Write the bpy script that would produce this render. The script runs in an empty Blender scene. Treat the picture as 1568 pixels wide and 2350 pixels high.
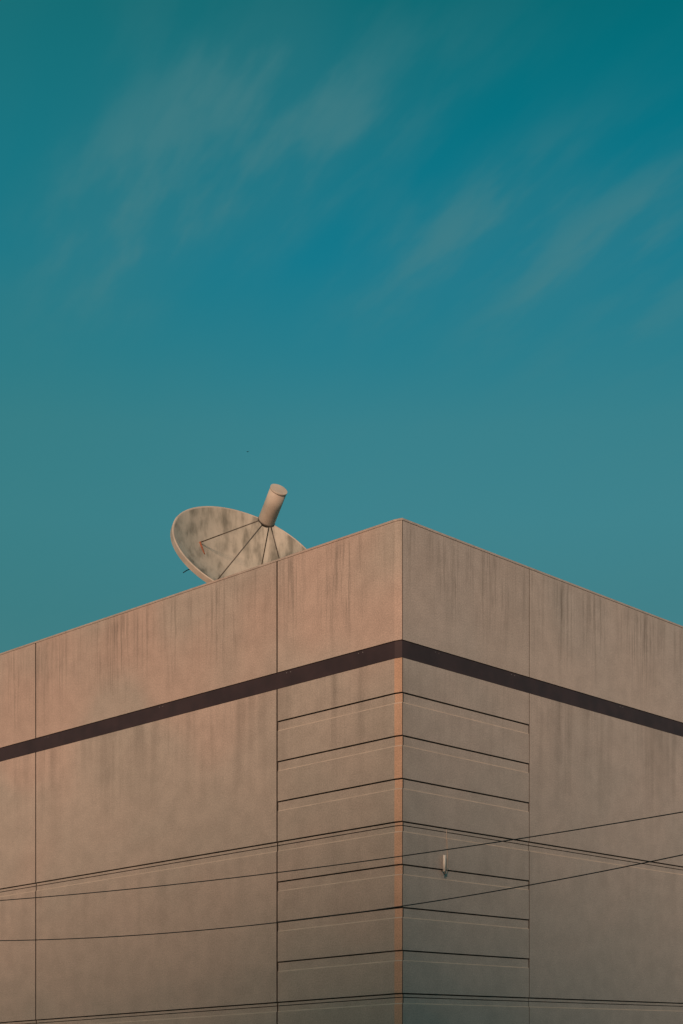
import bpy, bmesh, math, random
from mathutils import Vector, Matrix
random.seed(4)
S = bpy.context.scene
S.view_settings.view_transform = 'Standard'
S.view_settings.look = 'None'
S.view_settings.exposure = 0

def lin(r, g, b):
    f = lambda c: (c/255/12.92) if c/255 <= 0.04045 else ((c/255+0.055)/1.055)**2.4
    return (f(r), f(g), f(b), 1)

# ------------------------------------------------------------ node helpers
class NT:
    def __init__(s, nt): s.nt = nt
    def n(s, t, **kw):
        nd = s.nt.nodes.new(t)
        for k, v in kw.items(): setattr(nd, k, v)
        return nd
    def put(s, sock, v):
        if isinstance(v, bpy.types.NodeSocket): s.nt.links.new(v, sock)
        elif v is not None: sock.default_value = v
    def math(s, op, a, b=None, c=None, clamp=False):
        nd = s.n('ShaderNodeMath', operation=op); nd.use_clamp = clamp
        s.put(nd.inputs[0], a); s.put(nd.inputs[1], b)
        if c is not None: s.put(nd.inputs[2], c)
        return nd.outputs[0]
    def rng(s, v, a, b, c=0.0, d=1.0, smooth=True):
        nd = s.n('ShaderNodeMapRange')
        nd.interpolation_type = 'SMOOTHSTEP' if smooth else 'LINEAR'
        s.put(nd.inputs[0], v)
        for i, x in enumerate((a, b, c, d)): nd.inputs[i+1].default_value = x
        return nd.outputs[0]
    def mix(s, f, a, b, blend='MIX'):
        nd = s.n('ShaderNodeMix', data_type='RGBA', blend_type=blend)
        s.put(nd.inputs[0], f); s.put(nd.inputs[6], a); s.put(nd.inputs[7], b)
        return nd.outputs[2]
    def noise(s, vec, scale, detail=3, rough=0.55):
        nd = s.n('ShaderNodeTexNoise')
        if vec is not None: s.nt.links.new(vec, nd.inputs['Vector'])
        nd.inputs['Scale'].default_value = scale
        nd.inputs['Detail'].default_value = detail
        nd.inputs['Roughness'].default_value = rough
        return nd.outputs[0]
    def comb(s, x, y, z=0.0):
        nd = s.n('ShaderNodeCombineXYZ')
        s.put(nd.inputs[0], x); s.put(nd.inputs[1], y); s.put(nd.inputs[2], z)
        return nd.outputs[0]
    def sep(s, v):
        nd = s.n('ShaderNodeSeparateXYZ'); s.put(nd.inputs[0], v)
        return nd.outputs

def newmat(name):
    m = bpy.data.materials.new(name); m.use_nodes = True
    return m, NT(m.node_tree), m.node_tree.nodes['Principled BSDF']

def plain(name, col, rough=0.6, metal=0.0, var=0.25, scale=8.0):
    m, t, p = newmat(name)
    tc = t.n('ShaderNodeTexCoord').outputs['Object']
    f = t.noise(tc, scale, 3)
    dark = tuple(c*(1-var) for c in col[:3])+(1,)
    light = tuple(min(1, c*(1+var)) for c in col[:3])+(1,)
    t.put(p.inputs['Base Color'], t.mix(t.rng(f, .3, .7), dark, light))
    p.inputs['Roughness'].default_value = rough
    p.inputs['Metallic'].default_value = metal
    return m

def concrete(name, colA, colB, warm_light, light_amt=.5):
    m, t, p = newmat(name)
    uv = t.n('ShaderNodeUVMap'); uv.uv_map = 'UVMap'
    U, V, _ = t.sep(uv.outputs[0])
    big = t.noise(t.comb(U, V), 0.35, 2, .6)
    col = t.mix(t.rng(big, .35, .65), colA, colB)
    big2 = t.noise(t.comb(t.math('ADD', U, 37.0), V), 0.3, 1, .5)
    col = t.mix(t.math('MULTIPLY', t.math('MULTIPLY', t.rng(big2, .42, .65), t.rng(V, 6, 12, .3, 1)), light_amt), col, warm_light)  # patches of warm reflected light painted into the colour, stronger higher up
    mot = t.noise(t.comb(U, V), 2.2, 4, .65)
    mv = t.rng(mot, .3, .7, .93, 1.06)
    # streaks
    wob = t.math('MULTIPLY', t.math('SUBTRACT', mot, .5), .07)
    Uw = t.math('ADD', U, wob)
    s1 = t.noise(t.comb(t.math('MULTIPLY', Uw, 12), t.math('MULTIPLY', V, .42)), 1.0, 4, .66)
    s2 = t.noise(t.comb(t.math('MULTIPLY', Uw, 1.9), t.math('MULTIPLY', V, .14), 5.0), 1.0, 2, .6)
    gn = t.noise(t.comb(t.math('MULTIPLY', U, .8), 3.0), 1.0, 3, .6)
    grp = t.rng(gn, .38, .60, .25, 1)
    fine = t.rng(s1, .45, .66)
    edge = t.math('MULTIPLY', t.math('SUBTRACT', gn, .5), 3.4)
    Vj = t.math('ADD', V, edge)
    top = t.math('MULTIPLY', t.rng(Vj, 10.7, 12.7), t.rng(V, 13.3, 12.85, .25, 1))
    top = t.math('MULTIPLY', top, t.math('GREATER_THAN', V, 10.5))
    mid = t.math('MULTIPLY', t.rng(Vj, 7.2, 10.3), t.math('LESS_THAN', V, 10.5))
    lo = t.math('MULTIPLY', t.rng(Vj, 4.2, 6.9), t.math('LESS_THAN', V, 6.97))
    k1 = t.math('MULTIPLY', t.math('MULTIPLY', fine, t.math('ADD', top, t.math('MULTIPLY', mid, .28))), grp)
    k2 = t.math('MULTIPLY', t.rng(s2, .44, .70), t.math('ADD', t.math('MULTIPLY', top, .5), t.math('ADD', mid, t.math('MULTIPLY', lo, .45))))
    k = t.math('ADD', t.math('MULTIPLY', k1, .50), t.math('MULTIPLY', k2, .32), clamp=True)
    col = t.mix(k, col, (.17, .14, .112, 1))
    sp = t.noise(t.comb(U, V), 34, 2, .8)
    sv = t.math('MULTIPLY', t.rng(sp, .25, .75, .75, 1.25, smooth=False), mv)
    oi = t.n('ShaderNodeObjectInfo').outputs['Random']
    sv = t.math('MULTIPLY', sv, t.rng(oi, 0, 1, .96, 1.04, smooth=False))
    col = t.mix(1.0, col, t.comb(sv, sv, sv), 'MULTIPLY')
    t.put(p.inputs['Base Color'], col)
    p.inputs['Roughness'].default_value = .92
    p.inputs['Specular IOR Level'].default_value = .2
    return m

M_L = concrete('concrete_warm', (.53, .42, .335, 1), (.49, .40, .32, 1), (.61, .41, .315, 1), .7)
M_R = concrete('concrete_grey', (.57, .475, .405, 1), (.53, .455, .39, 1), (.58, .465, .385, 1))
M_CLIT = concrete('concrete_corner_lit', (.68, .40, .26, 1), (.66, .40, .26, 1), (.70, .40, .26, 1))  # strip of orange light along the corner, painted as base colour
M_SEAL = plain('dark_sealant', (.10, .078, .060, 1), .9)
M_LIP = plain('lit_edge_tone', (.64, .49, .37, 1), .9, 0, .1, 3)  # groove-lip highlight put into the base colour; antenna cable shares this tone
M_BAND = plain('brown_metal', (.055, .028, .026, 1), .55, 0, .15, 2)
M_ROOF = plain('roof_membrane', (.18, .17, .16, 1), .9)
M_SCREW = plain('screw_metal', (.35, .30, .27, 1), .4)
M_WIRE = plain('wire_rubber', (.012, .018, .017, 1), .6)
M_WHITE = plain('white_plastic', (.88, .78, .66, 1), .5, 0, .05)
M_WOOD = plain('pole_wood', (.12, .08, .05, 1), .9)
M_RUST = plain('orange_rust', (.36, .11, .05, 1), .8)
M_STEEL = plain('dull_steel', (.15, .12, .095, 1), .6, .3)
M_BIRD = plain('bird_feathers', (.02, .02, .02, 1), .9)

# ------------------------------------------------------------ mesh helpers
def mesh_obj(name, verts, faces, mats, parent=None, fmat=None, uvs=None, smooth=False):
    me = bpy.data.meshes.new(name)
    me.from_pydata([tuple(v) for v in verts], [], faces)
    for m in mats: me.materials.append(m)
    if fmat:
        for p, i in zip(me.polygons, fmat): p.material_index = i
    if uvs:
        l = me.uv_layers.new(name='UVMap')
        for p, fu in zip(me.polygons, uvs):
            for li, c in zip(p.loop_indices, fu): l.data[li].uv = c
    if smooth:
        for p in me.polygons: p.use_smooth = True
    o = bpy.data.objects.new(name, me); S.collection.objects.link(o)
    if parent: o.parent = parent
    return o

def empty(name):
    o = bpy.data.objects.new(name, None); S.collection.objects.link(o); return o

def tube(name, pts, r, mat, parent=None, seg=10, caps=True, r2=None):
    pts = [Vector(p) for p in pts]; vs = []; fs = []
    n = len(pts)
    for i, p in enumerate(pts):
        d = (pts[min(i+1, n-1)]-pts[max(i-1, 0)]).normalized()
        a = d.cross(Vector((0, 0, 1)))
        if a.length < .05: a = d.cross(Vector((1, 0, 0)))
        a.normalize(); b = d.cross(a)
        rr = r if r2 is None else r+(r2-r)*i/(n-1)
        for k in range(seg):
            q = 2*math.pi*k/seg
            vs.append(p+a*rr*math.cos(q)+b*rr*math.sin(q))
    for i in range(n-1):
        for k in range(seg):
            fs.append((i*seg+k, i*seg+(k+1) % seg, (i+1)*seg+(k+1) % seg, (i+1)*seg+k))
    if caps:
        fs.append(tuple(range(seg))[::-1]); fs.append(tuple((n-1)*seg+k for k in range(seg)))
    o = mesh_obj(name, vs, fs, [mat], parent)
    for p in o.data.polygons:
        if len(p.vertices) == 4: p.use_smooth = True
    return o

# ------------------------------------------------------------ building
CX, CY = 1.212, 32.0
LD = Vector((-.741, .671)); RD = Vector((.671, .741))
KL, KR = -.0178, .0196          # slight fall of the long edges along each face
def W(U, V, z):
    p = Vector((CX, CY))+LD*U+RD*V
    return Vector((p.x, p.y, z+KL*U+KR*V))

bld = empty('concrete_building')

def groove(g, double=False):
    """profile points going up, (inset, z, material of the face that ENDS here)"""
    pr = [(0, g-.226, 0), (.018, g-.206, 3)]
    if double:
        pr += [(.018, g-.100, 0), (.045, g-.100, 2), (.045, g-.082, 2), (.018, g-.082, 2)]
    pr += [(.018, g-.028, 0), (.045, g-.028, 2), (.045, g, 2), (0, g, 0)]
    return pr

def sweep(name, path, prof, mats, segmat=None, u0=0.0, inset0=0.0):
    P = [Vector(p) for p in path]
    dirs = [(P[i+1]-P[i]).normalized() for i in range(len(P)-1)]
    inn = []
    for d in dirs:
        a = Vector((d.y, -d.x))
        if a.x+a.y < 0: a = -a
        inn.append(a)
    vs = []; fs = []; fm = []; uv = []
    L = [u0]
    for i in range(len(P)-1): L.append(L[-1]+(P[i+1]-P[i]).length)
    offs = []
    for i in range(len(P)):
        if i == 0: o = inn[0]
        elif i == len(P)-1: o = inn[-1]
        else:
            b = (inn[i-1]+inn[i]).normalized(); o = b/b.dot(inn[i])
        offs.append(o)
    np_ = len(prof)
    for i in range(len(P)):
        for ins, z, _ in prof:
            q = P[i]+offs[i]*(ins+inset0); vs.append(W(q.x, q.y, z))
    for i in range(len(P)-1):
        for j in range(np_-1):
            fs.append((i*np_+j, (i+1)*np_+j, (i+1)*np_+j+1, i*np_+j+1))
            m = prof[j+1][2]
            fm.append(m if m else (segmat[i] if segmat else 0))
            a, b = prof[j][1], prof[j+1][1]
            uv.append([(L[i], a), (L[i+1], a), (L[i+1], b), (L[i], b)])
    endm = 2 if len(mats) > 2 else 0
    for i in (0, len(P)-1):
        base = len(vs)
        for ins, z, _ in prof:
            q = P[i]+offs[i]*(.11+inset0); vs.append(W(q.x, q.y, z))
        for j in range(np_-1):
            fs.append((i*np_+j, base+j, base+j+1, i*np_+j+1)); fm.append(endm)
            a, b = prof[j][1], prof[j+1][1]
            uv.append([(L[i], a)]*2+[(L[i], b)]*2)
    for j in (0, np_-1):
        base = len(vs)
        for i in range(len(P)):
            q = P[i]+offs[i]*.11; vs.append(W(q.x, q.y, prof[j][1]))
        for i in range(len(P)-1):
            fs.append((i*np_+j, (i+1)*np_+j, base+i+1, base+i)); fm.append(0)
            z = prof[j][1]; uv.append([(L[i], z), (L[i+1], z), (L[i+1], z), (L[i], z)])
    return mesh_obj(name, vs, fs, mats, bld, fm, uv)

ZT, ZB1, ZB0 = 13.17, 10.68, 10.31
allg = [9.61-.8815*i for i in range(11)]
full = [allg[3], allg[7]]
def lower_prof(corner):
    pr = [(0, -1.2, 0)]
    for i in range(len(allg)-1, -1, -1):
        g = allg[i]
        if g in full: pr += groove(g, True)
        elif corner: pr += groove(g)
    return pr+[(0, ZB0, 0)]
upper = [(0, ZB1, 0), (0, ZT-.05, 0)]
J, JR = .020, .010
Lcols = [(.17, 3.548), (3.548, 12.25), (12.25, 20.95), (20.95, 29.65)]
Rcols = [(.066, 4.52), (4.52, 13.22), (13.22, 21.92), (21.92, 30.62)]
for i, (a, b) in enumerate(Lcols):
    for row, pr in (('parapet_panel', upper), ('wall_panel', lower_prof(i == 0))):
        if i == 0:
            sweep('left_corner_'+row, [(b-J, 0), (.17, 0), (0, .045)], pr, [M_L, M_CLIT, M_SEAL, M_LIP], [0, 1 if row == 'wall_panel' else 0])
        else:
            sweep('left_%s_%d' % (row, i), [(b-J, 0), (a+J, 0)], pr, [M_L, M_CLIT, M_SEAL, M_LIP], [0], u0=-b+3.55)
for i, (a, b) in enumerate(Rcols):
    for row, pr in (('parapet_panel', upper), ('wall_panel', lower_prof(i == 0))):
        a2 = a if i == 0 else a+JR
        sweep('right_%s_%d' % (row, i), [(0, a2), (0, b-JR)], pr, [M_R, M_CLIT, M_SEAL, M_LIP], [0], u0=60+a)
bp = [(.03, ZB0-.02, 0), (.03, ZB0+.012, 0), (.012, ZB0+.012, 0), (.012, ZB1-.014, 0), (.03, ZB1-.014, 0), (.03, ZB1+.02, 0)]
sweep('dark_band', [(29.6, 0), (.17, 0), (0, .05), (0, 30.6)], bp, [M_BAND])
vs = []; fs = []
def dot(face, u, z, s=.008):
    b = len(vs); o = .002
    for du, dz in ((-s, -s), (s, -s), (s, s), (-s, s)):
        vs.append(W(u+du, -o+.012-.004, z+dz) if face == 'L' else W(-o+.012-.004, u+du, z+dz))
    fs.append((b, b+1, b+2, b+3))
for face, us in (('L', [1.1, 3.2, 7.4, 11.8]), ('R', [1.2, 3.9, 8.4])):
    for u in us:
        for du in (-.06, .06):
            dot(face, u+du, ZB1-.06)
mesh_obj('band_screws', vs, fs, [M_SCREW], bld)

def ubox(name, u0, u1, v0, v1, z0, z1, mat):
    vs = [W(u, v, z) for z in (z0, z1) for u, v in ((u0, v0), (u1, v0), (u1, v1), (u0, v1))]
    fs = [(3, 2, 1, 0), (4, 5, 6, 7), (0, 1, 5, 4), (1, 2, 6, 5), (2, 3, 7, 6), (3, 0, 4, 7)]
    return mesh_obj(name, vs, fs, [mat], bld)
ubox('wall_core', .075, 29.6, .075, 30.5, -1.1, 12.0, M_SEAL)
ubox('roof_deck', .3, 29.4, .3, 30.3, 12.003, 12.10, M_ROOF)
ubox('left_parapet_core', .075, 29.6, .075, .27, 12.003, ZT-.052, M_SEAL)
ubox('right_parapet_core', .075, .27, .273, 30.5, 12.003, ZT-.052, M_SEAL)
def cop(name, path, mat):
    pr = [(-.010, ZT-.046, 0), (-.010, ZT-.004, 0), (.0, ZT, 0), (.30, ZT+.0, 0), (.30, ZT-.046, 0)]
    return sweep(name, path, pr, [mat, M_CLIT])
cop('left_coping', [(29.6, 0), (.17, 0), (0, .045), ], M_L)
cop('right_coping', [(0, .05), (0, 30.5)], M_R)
ubox('back_wall', 29.45, 29.6, .28, 30.4, -1.0, ZT-.06, M_SEAL)

# ------------------------------------------------------------ small wall antenna with cable
ant = empty('wall_antenna')
o = .06
tube('mast', [W(-o, 1.36, 6.02), W(-o, 1.36, 6.37)], .030, M_WHITE, ant, 12)
tube('bracket', [W(.02, 1.36, 6.05), W(-o, 1.36, 6.05)], .014, M_STEEL, ant, 8)
tube('foot', [W(-o, 1.36, 5.96), W(-o, 1.36, 6.02)], .014, M_STEEL, ant, 8)
cab = [W(-o, 1.36, 5.98), W(-.05, 1.44, 6.0), W(-.02, 1.52, 6.12), W(-.012, 1.53, 6.4), W(-.012, 1.51, 6.7), W(-.01, 1.50, 6.93)]
tube('cable', cab, .006, M_LIP, ant, 6)

# ------------------------------------------------------------ satellite dish
dish = empty('satellite_dish')
N = Vector((.374, -.685, .625)).normalized()
C0 = Vector((-2.243, 38.0, 14.43))
E1 = Vector((.906, 0, -.423)); E1 = (E1-N*E1.dot(N)).normalized()
E2 = N.cross(E1)
if E2.y > 0: E2 = -E2
R, DEP = 1.9, .72
def D(rho, a, off=0.0):
    return C0+E1*(rho*R*math.cos(a))+E2*(rho*R*math.sin(a))+N*(-DEP*(1-rho*rho)+off)
def dish_material():
    m, t, p = newmat('stained_white_fibreglass')
    tc = t.n('ShaderNodeTexCoord').outputs['Object']
    x, y, z = t.sep(tc)
    st = t.noise(t.comb(t.math('MULTIPLY', x, 5.0), t.math('MULTIPLY', y, 1.2), t.math('MULTIPLY', z, 1.0)), 1.0, 4, .6)
    st2 = t.noise(tc, .9, 3, .6)
    k = t.math('MULTIPLY', t.rng(st, .38, .68), t.rng(st2, .38, .58, .2, 1))
    base = t.mix(t.rng(st2, .35, .65), (.60, .51, .40, 1), (.52, .45, .35, 1))
    col = t.mix(t.math('MULTIPLY', k, .80), base, (.14, .125, .09, 1))
    sp = t.noise(tc, 14, 3, .7)
    col = t.mix(t.rng(sp, .56, .75, 0, .22), col, (.15, .13, .10, 1))
    t.put(p.inputs['Base Color'], col); p.inputs['Roughness'].default_value = .7
    return m
M_DISH = dish_material()
M_RIM = plain('cream_paint', (.60, .48, .37, 1), .6, 0, .12, 3)
seg, rings = 96, 18
vs = []; fs = []
for j in range(rings+1):
    for k in range(seg): vs.append(D(max(j/rings, .02), 2*math.pi*k/seg))
for j in range(rings):
    for k in range(seg):
        fs.append((j*seg+k, j*seg+(k+1) % seg, (j+1)*seg+(k+1) % seg, (j+1)*seg+k))
fs.append(tuple(range(seg)))
mesh_obj('reflector', vs, fs, [M_DISH], dish, smooth=True)
vs = []; fs = []
prof = [(1.0, 0), (1.012, .012), (1.028, 0), (1.03, -.13), (1.0, -.145), (.97, -.14)]
for rr, off in prof:
    for k in range(seg):
        a = 2*math.pi*k/seg
        vs.append(C0+E1*(rr*R*math.cos(a))+E2*(rr*R*math.sin(a))+N*off)
for rho in (.85, .65, .45, .25, .02):
    for k in range(seg): vs.append(D(rho, 2*math.pi*k/seg, -.10))
nr = len(prof)+5
for j in range(nr-1):
    for k in range(seg):
        fs.append((j*seg+k, j*seg+(k+1) % seg, (j+1)*seg+(k+1) % seg, (j+1)*seg+k))
fs.append(tuple((nr-1)*seg+k for k in range(seg)))
mesh_obj('rim_and_back_shell', vs, fs, [M_RIM], dish, smooth=False)
FO = Vector((.10, 0, 0))
f0 = C0+FO+N*.93; f1 = C0+FO+N*1.78
tube('feed_housing', [f0, f0+N*.01, f0+N*.42, f1-N*.02], .205, M_RIM, dish, 40)
tube('feed_cap', [f1-N*.02, f1-N*.015, f1+N*.02], .210, M_RIM, dish, 40)
tube('feed_horn', [f0-N*.10, f0], .11, M_STEEL, dish, 24)
ends = [D(.66, math.radians(184)), D(.82, math.radians(99)), D(.66, math.radians(2)), D(.30, math.radians(-50))]
tube('feed_ring', [f0-N*.02, f0+N*.02], .214, M_STEEL, dish, 32)
for i, e in enumerate(ends):
    dirv = (e-(f0)).normalized(); rad = (dirv-N*dirv.dot(N)).normalized()
    st = f0+rad*.12-N*.02
    tube('strut_%d' % i, [st, e], .014, M_STEEL, dish, 8)
    if i in (0, 3):
        tube('strut_foot_%d' % i, [e+N*.02, e+N*.05+Vector((.10, 0, -.34))*(1 if i == 0 else .55)], .022, M_RUST, dish, 8)
roofz = W(6.59, 2.13, 12.10).z
back = C0-N*(DEP+.12)
tube('mount_hub', [back, back-N*.35], .32, M_STEEL, dish, 24)
ped = back-N*.30
tube('pedestal', [Vector((ped.x, ped.y, roofz)), Vector((ped.x, ped.y, ped.z))], .16, M_STEEL, dish, 20)
tube('pedestal_base', [Vector((ped.x, ped.y, roofz)), Vector((ped.x, ped.y, roofz+.06))], .4, M_STEEL, dish, 20)
for a in (0, 60, 120, 180, 240, 300):
    e = D(.9, math.radians(a), -.12)
    tube('back_rib_%d' % a, [back-N*.2, e], .025, M_STEEL, dish, 8)
jb = Vector((-3.44, 37.3, 13.77))
rimp = D(1.0, math.radians(140), -.1)
tube('junction_arm', [rimp, jb], .02, M_STEEL, dish, 8)
tube('junction_box', [jb+Vector((-.07, 0, .03)), jb+Vector((.07, 0, -.02))], .05, M_STEEL, dish, 12)
tube('loose_cable', [jb+Vector((-.05, 0, .03)), jb+Vector((-.10, 0, .07)), jb+Vector((-.17, 0, .08)), jb+Vector((-.25, 0, .05)), jb+Vector((-.31, 0, .01)), jb+Vector((-.34, 0, -.01))], .011, M_WIRE, dish, 6)

# ------------------------------------------------------------ overhead wires and the poles that carry them
def wire(name, z0, dz, c):
    pts = []
    for i in range(121):
        s = -.7+2.3*i/120
        pts.append(Vector((-7.425+13.103*s, 34-8*s, z0+dz*s-c*s*(1-s))))
    return tube(name, pts, .0095, M_WIRE, None, 8), pts
w1, p1 = wire('overhead_wire', 5.56, .54, .62)
w2, p2 = wire('overhead_wire', 4.687, .701, 1.30)
for e in (0, -1):
    pole = empty('utility_pole')
    q = p1[e]; top = max(p1[e].z, p2[e].z)+1.4
    off = Vector((-.22 if e == 0 else .22, .13 if e == 0 else -.13, 0))
    tube('shaft', [Vector((q.x, q.y, -.3))+off, Vector((q.x, q.y, top))+off], .17, M_WOOD, pole, 16, r2=.12)
    for pp in (p1, p2):
        tube('insulator', [pp[e], pp[e]+off*.75], .04, M_WHITE, pole, 10)
    c = Vector((q.x, q.y, top-.5))+off
    tube('crossarm', [c+Vector((-.5, -.8, 0)), c+Vector((.5, .8, 0))], .06, M_WOOD, pole, 8)

# ------------------------------------------------------------ unseen building added across the street, behind the camera
# (put there to shade the lower storeys from the low evening sun)
nb = empty('added_shade_building')
M_ADDED_RENDER = plain('added_building_render', (.28, .18, .12, 1), .9, 0, .2, 1.5)
M_ADDED_GLASS = plain('added_building_glass', (.03, .035, .04, 1), .15, 0, .1, 1)
def wbox(name, x0, x1, y0, y1, z0, z1, mat):
    vs = [(x, y, z) for z in (z0, z1) for x, y in ((x0, y0), (x1, y0), (x1, y1), (x0, y1))]
    fs = [(3, 2, 1, 0), (4, 5, 6, 7), (0, 1, 5, 4), (1, 2, 6, 5), (2, 3, 7, 6), (3, 0, 4, 7)]
    return mesh_obj(name, vs, fs, [mat], nb)
NBY, NBH = -9.0, 20.9
wbox('added_building_walls', -50, 42, NBY-18, NBY, 0, NBH, M_ADDED_RENDER)
wbox('added_building_cornice', -50.3, 42.3, NBY-18.3, NBY+.3, NBH+.003, NBH+.35, M_ADDED_RENDER)
vs = []; fs = []
for r in range(5):
    for cidx in range(26):
        x0 = -48+3.45*cidx; z0 = 1.3+4.0*r; b = len(vs)
        vs += [(x0, NBY+.02, z0), (x0+1.7, NBY+.02, z0), (x0+1.7, NBY+.02, z0+2.1), (x0, NBY+.02, z0+2.1)]
        fs.append((b, b+1, b+2, b+3))
mesh_obj('added_building_windows', vs, fs, [M_ADDED_GLASS], nb)

# ------------------------------------------------------------ bird
b = Vector((-7.2, 120, 50.0))
bv = [(-.13, 0, .03), (-.05, .03, .035), (0, .05, 0), (.05, .03, .035), (.13, 0, .03), (.05, -.03, .03), (0, -.09, 0), (-.05, -.03, .03), (0, 0, .03), (0, 0, -.03)]
bf = [(0, 7, 1), (1, 7, 8), (1, 8, 2), (3, 4, 5), (3, 5, 8), (3, 8, 2), (8, 7, 6), (8, 5, 6), (2, 9, 1), (2, 9, 3), (9, 6, 7), (9, 6, 5), (1, 9, 7), (3, 9, 5)]
mesh_obj('bird', [b+Vector(v)*1.1 for v in bv], bf, [M_BIRD])

# ------------------------------------------------------------ ground
gm = plain('asphalt', (.055, .053, .05, 1), .9, 0, .25, 3)
mesh_obj('ground', [(-1500, -1500, 0), (1500, -1500, 0), (1500, 1500, 0), (-1500, 1500, 0)], [(0, 1, 2, 3)], [gm])
pm = plain('pavement_concrete', (.26, .24, .21, 1), .9, 0, .15, 2)
def flat(name, u0, u1, v0, v1, z0, z1, mat):
    def w(u, v, z):
        p = Vector((CX, CY))+LD*u+RD*v; return Vector((p.x, p.y, z))
    vs = [w(u, v, z) for z in (z0, z1) for u, v in ((u0, v0), (u1, v0), (u1, v1), (u0, v1))]
    fs = [(3, 2, 1, 0), (4, 5, 6, 7), (0, 1, 5, 4), (1, 2, 6, 5), (2, 3, 7, 6), (3, 0, 4, 7)]
    return mesh_obj(name, vs, fs, [mat])
flat('pavement', -4, 34, -4, 34, -.05, .13, pm)

# ------------------------------------------------------------ sky + sun
EL, AZv = math.radians(20), Vector((-.16, -1.0))
sd = Vector((AZv.x, AZv.y, 0)).normalized()*math.cos(EL)+Vector((0, 0, math.sin(EL)))
sun = bpy.data.lights.new('sun', 'SUN'); sun.energy = 2.7; sun.angle = math.radians(14); sun.color = (1, .685, .52)
so = bpy.data.objects.new('sun', sun); S.collection.objects.link(so)
so.rotation_euler = sd.to_track_quat('Z', 'Y').to_euler(); so.location = (0, -10, 40)

wd = bpy.data.worlds.new('World'); S.world = wd; wd.use_nodes = True
t = NT(wd.node_tree); bg = wd.node_tree.nodes['Background']
sky = t.n('ShaderNodeTexSky', sky_type='NISHITA'); sky.sun_disc = False
sky.sun_elevation = EL; sky.sun_rotation = math.atan2(sd.x, sd.y)
nis = t.mix(1.0, sky.outputs[0], (.05, .05, .05, 1), 'MULTIPLY')
dirv = t.n('ShaderNodeTexCoord').outputs['Generated']
X, Y, Z = t.sep(dirv)
ramp = t.n('ShaderNodeValToRGB'); t.put(ramp.inputs[0], Z)
cr = ramp.color_ramp
stops = [(0.0, (100, 138, 136)), (.285, (64, 128, 136)), (.335, (62, 131, 141)), (.385, (56, 129, 140)), (.425, (38, 125, 141)), (.465, (16, 121, 141)), (.505, (0, 116, 134)), (.545, (0, 110, 123)), (.575, (0, 104, 113)), (1.0, (0, 85, 100))]
cr.elements[0].position = stops[0][0]; cr.elements[0].color = lin(*stops[0][1])
cr.elements[1].position = stops[-1][0]; cr.elements[1].color = lin(*stops[-1][1])
for p_, c_ in stops[1:-1]:
    e = cr.elements.new(p_); e.color = lin(*c_)
col = t.mix(.02, ramp.outputs[0], nis)
Zs = t.math('MAXIMUM', Z, .05)
px = t.math('DIVIDE', X, Zs); py = t.math('DIVIDE', Y, Zs)
P = t.comb(px, py)
haze = t.math('MULTIPLY', t.rng(X, .02, -.22), .30)
col = t.mix(haze, col, lin(48, 118, 118))
ang = math.radians(-65)
mp = t.n('ShaderNodeMapping', vector_type='TEXTURE'); t.put(mp.inputs[0], P)
mp.inputs['Rotation'].default_value = (0, 0, ang); mp.inputs['Scale'].default_value = (1, .30, 1)
wisp = t.rng(t.noise(mp.outputs[0], 4.2, 4, .50), .34, .74)
def blob(cx, cy, lx, ly, a=ang, amp=1.0):
    m = t.n('ShaderNodeMapping', vector_type='TEXTURE'); t.put(m.inputs[0], P)
    m.inputs['Location'].default_value = (cx, cy, 0); m.inputs['Rotation'].default_value = (0, 0, a)
    m.inputs['Scale'].default_value = (lx, ly, 1)
    g = t.n('ShaderNodeTexGradient', gradient_type='SPHERICAL'); t.put(g.inputs[0], m.outputs[0])
    return t.math('MULTIPLY', t.rng(g.outputs[0], 0, 1), amp)
def pp(x, y):
    s = (2485-y)/3590; return ((x-784)/3590/s, 1/s)
bl = []
for x, y, lx, ly, am in ((600, 150, .24, .09, .8), (440, 330, .46, .20, .75), (700, 370, .34, .12, .85), (270, 540, .42, .16, .75),
                         (980, 590, .34, .15, .7), (1180, 480, .30, .13, .6), (1290, 630, .38, .10, .8), (1470, 500, .32, .11, .55), (1520, 700, .42, .16, .5), (940, 250, .3, .12, .3)):
    c = pp(x, y); bl.append(blob(c[0], c[1], lx, ly, amp=am))
acc = bl[0]
for b_ in bl[1:]: acc = t.math('ADD', acc, b_, clamp=True)
dens = t.math('MULTIPLY', acc, t.rng(wisp, 0, 1, .32, 1))
dens = t.math('ADD', dens, t.math('MULTIPLY', wisp, .06))
dens = t.math('MULTIPLY', dens, .50, clamp=True)
col = t.mix(dens, col, lin(80, 130, 134))
t.put(bg.inputs[0], col); bg.inputs[1].default_value = 1.0

# ------------------------------------------------------------ camera (level, rising front like a shift lens)
cam = bpy.data.cameras.new('camera'); co = bpy.data.objects.new('camera', cam); S.collection.objects.link(co)
co.location = (0, 0, 1.6); co.rotation_euler = (math.radians(90), 0, 0)
cam.sensor_fit = 'HORIZONTAL'; cam.sensor_width = 24.0; cam.lens = 24.0*3590/1568
cam.shift_y = 1310/1568; cam.clip_end = 5000
S.camera = co
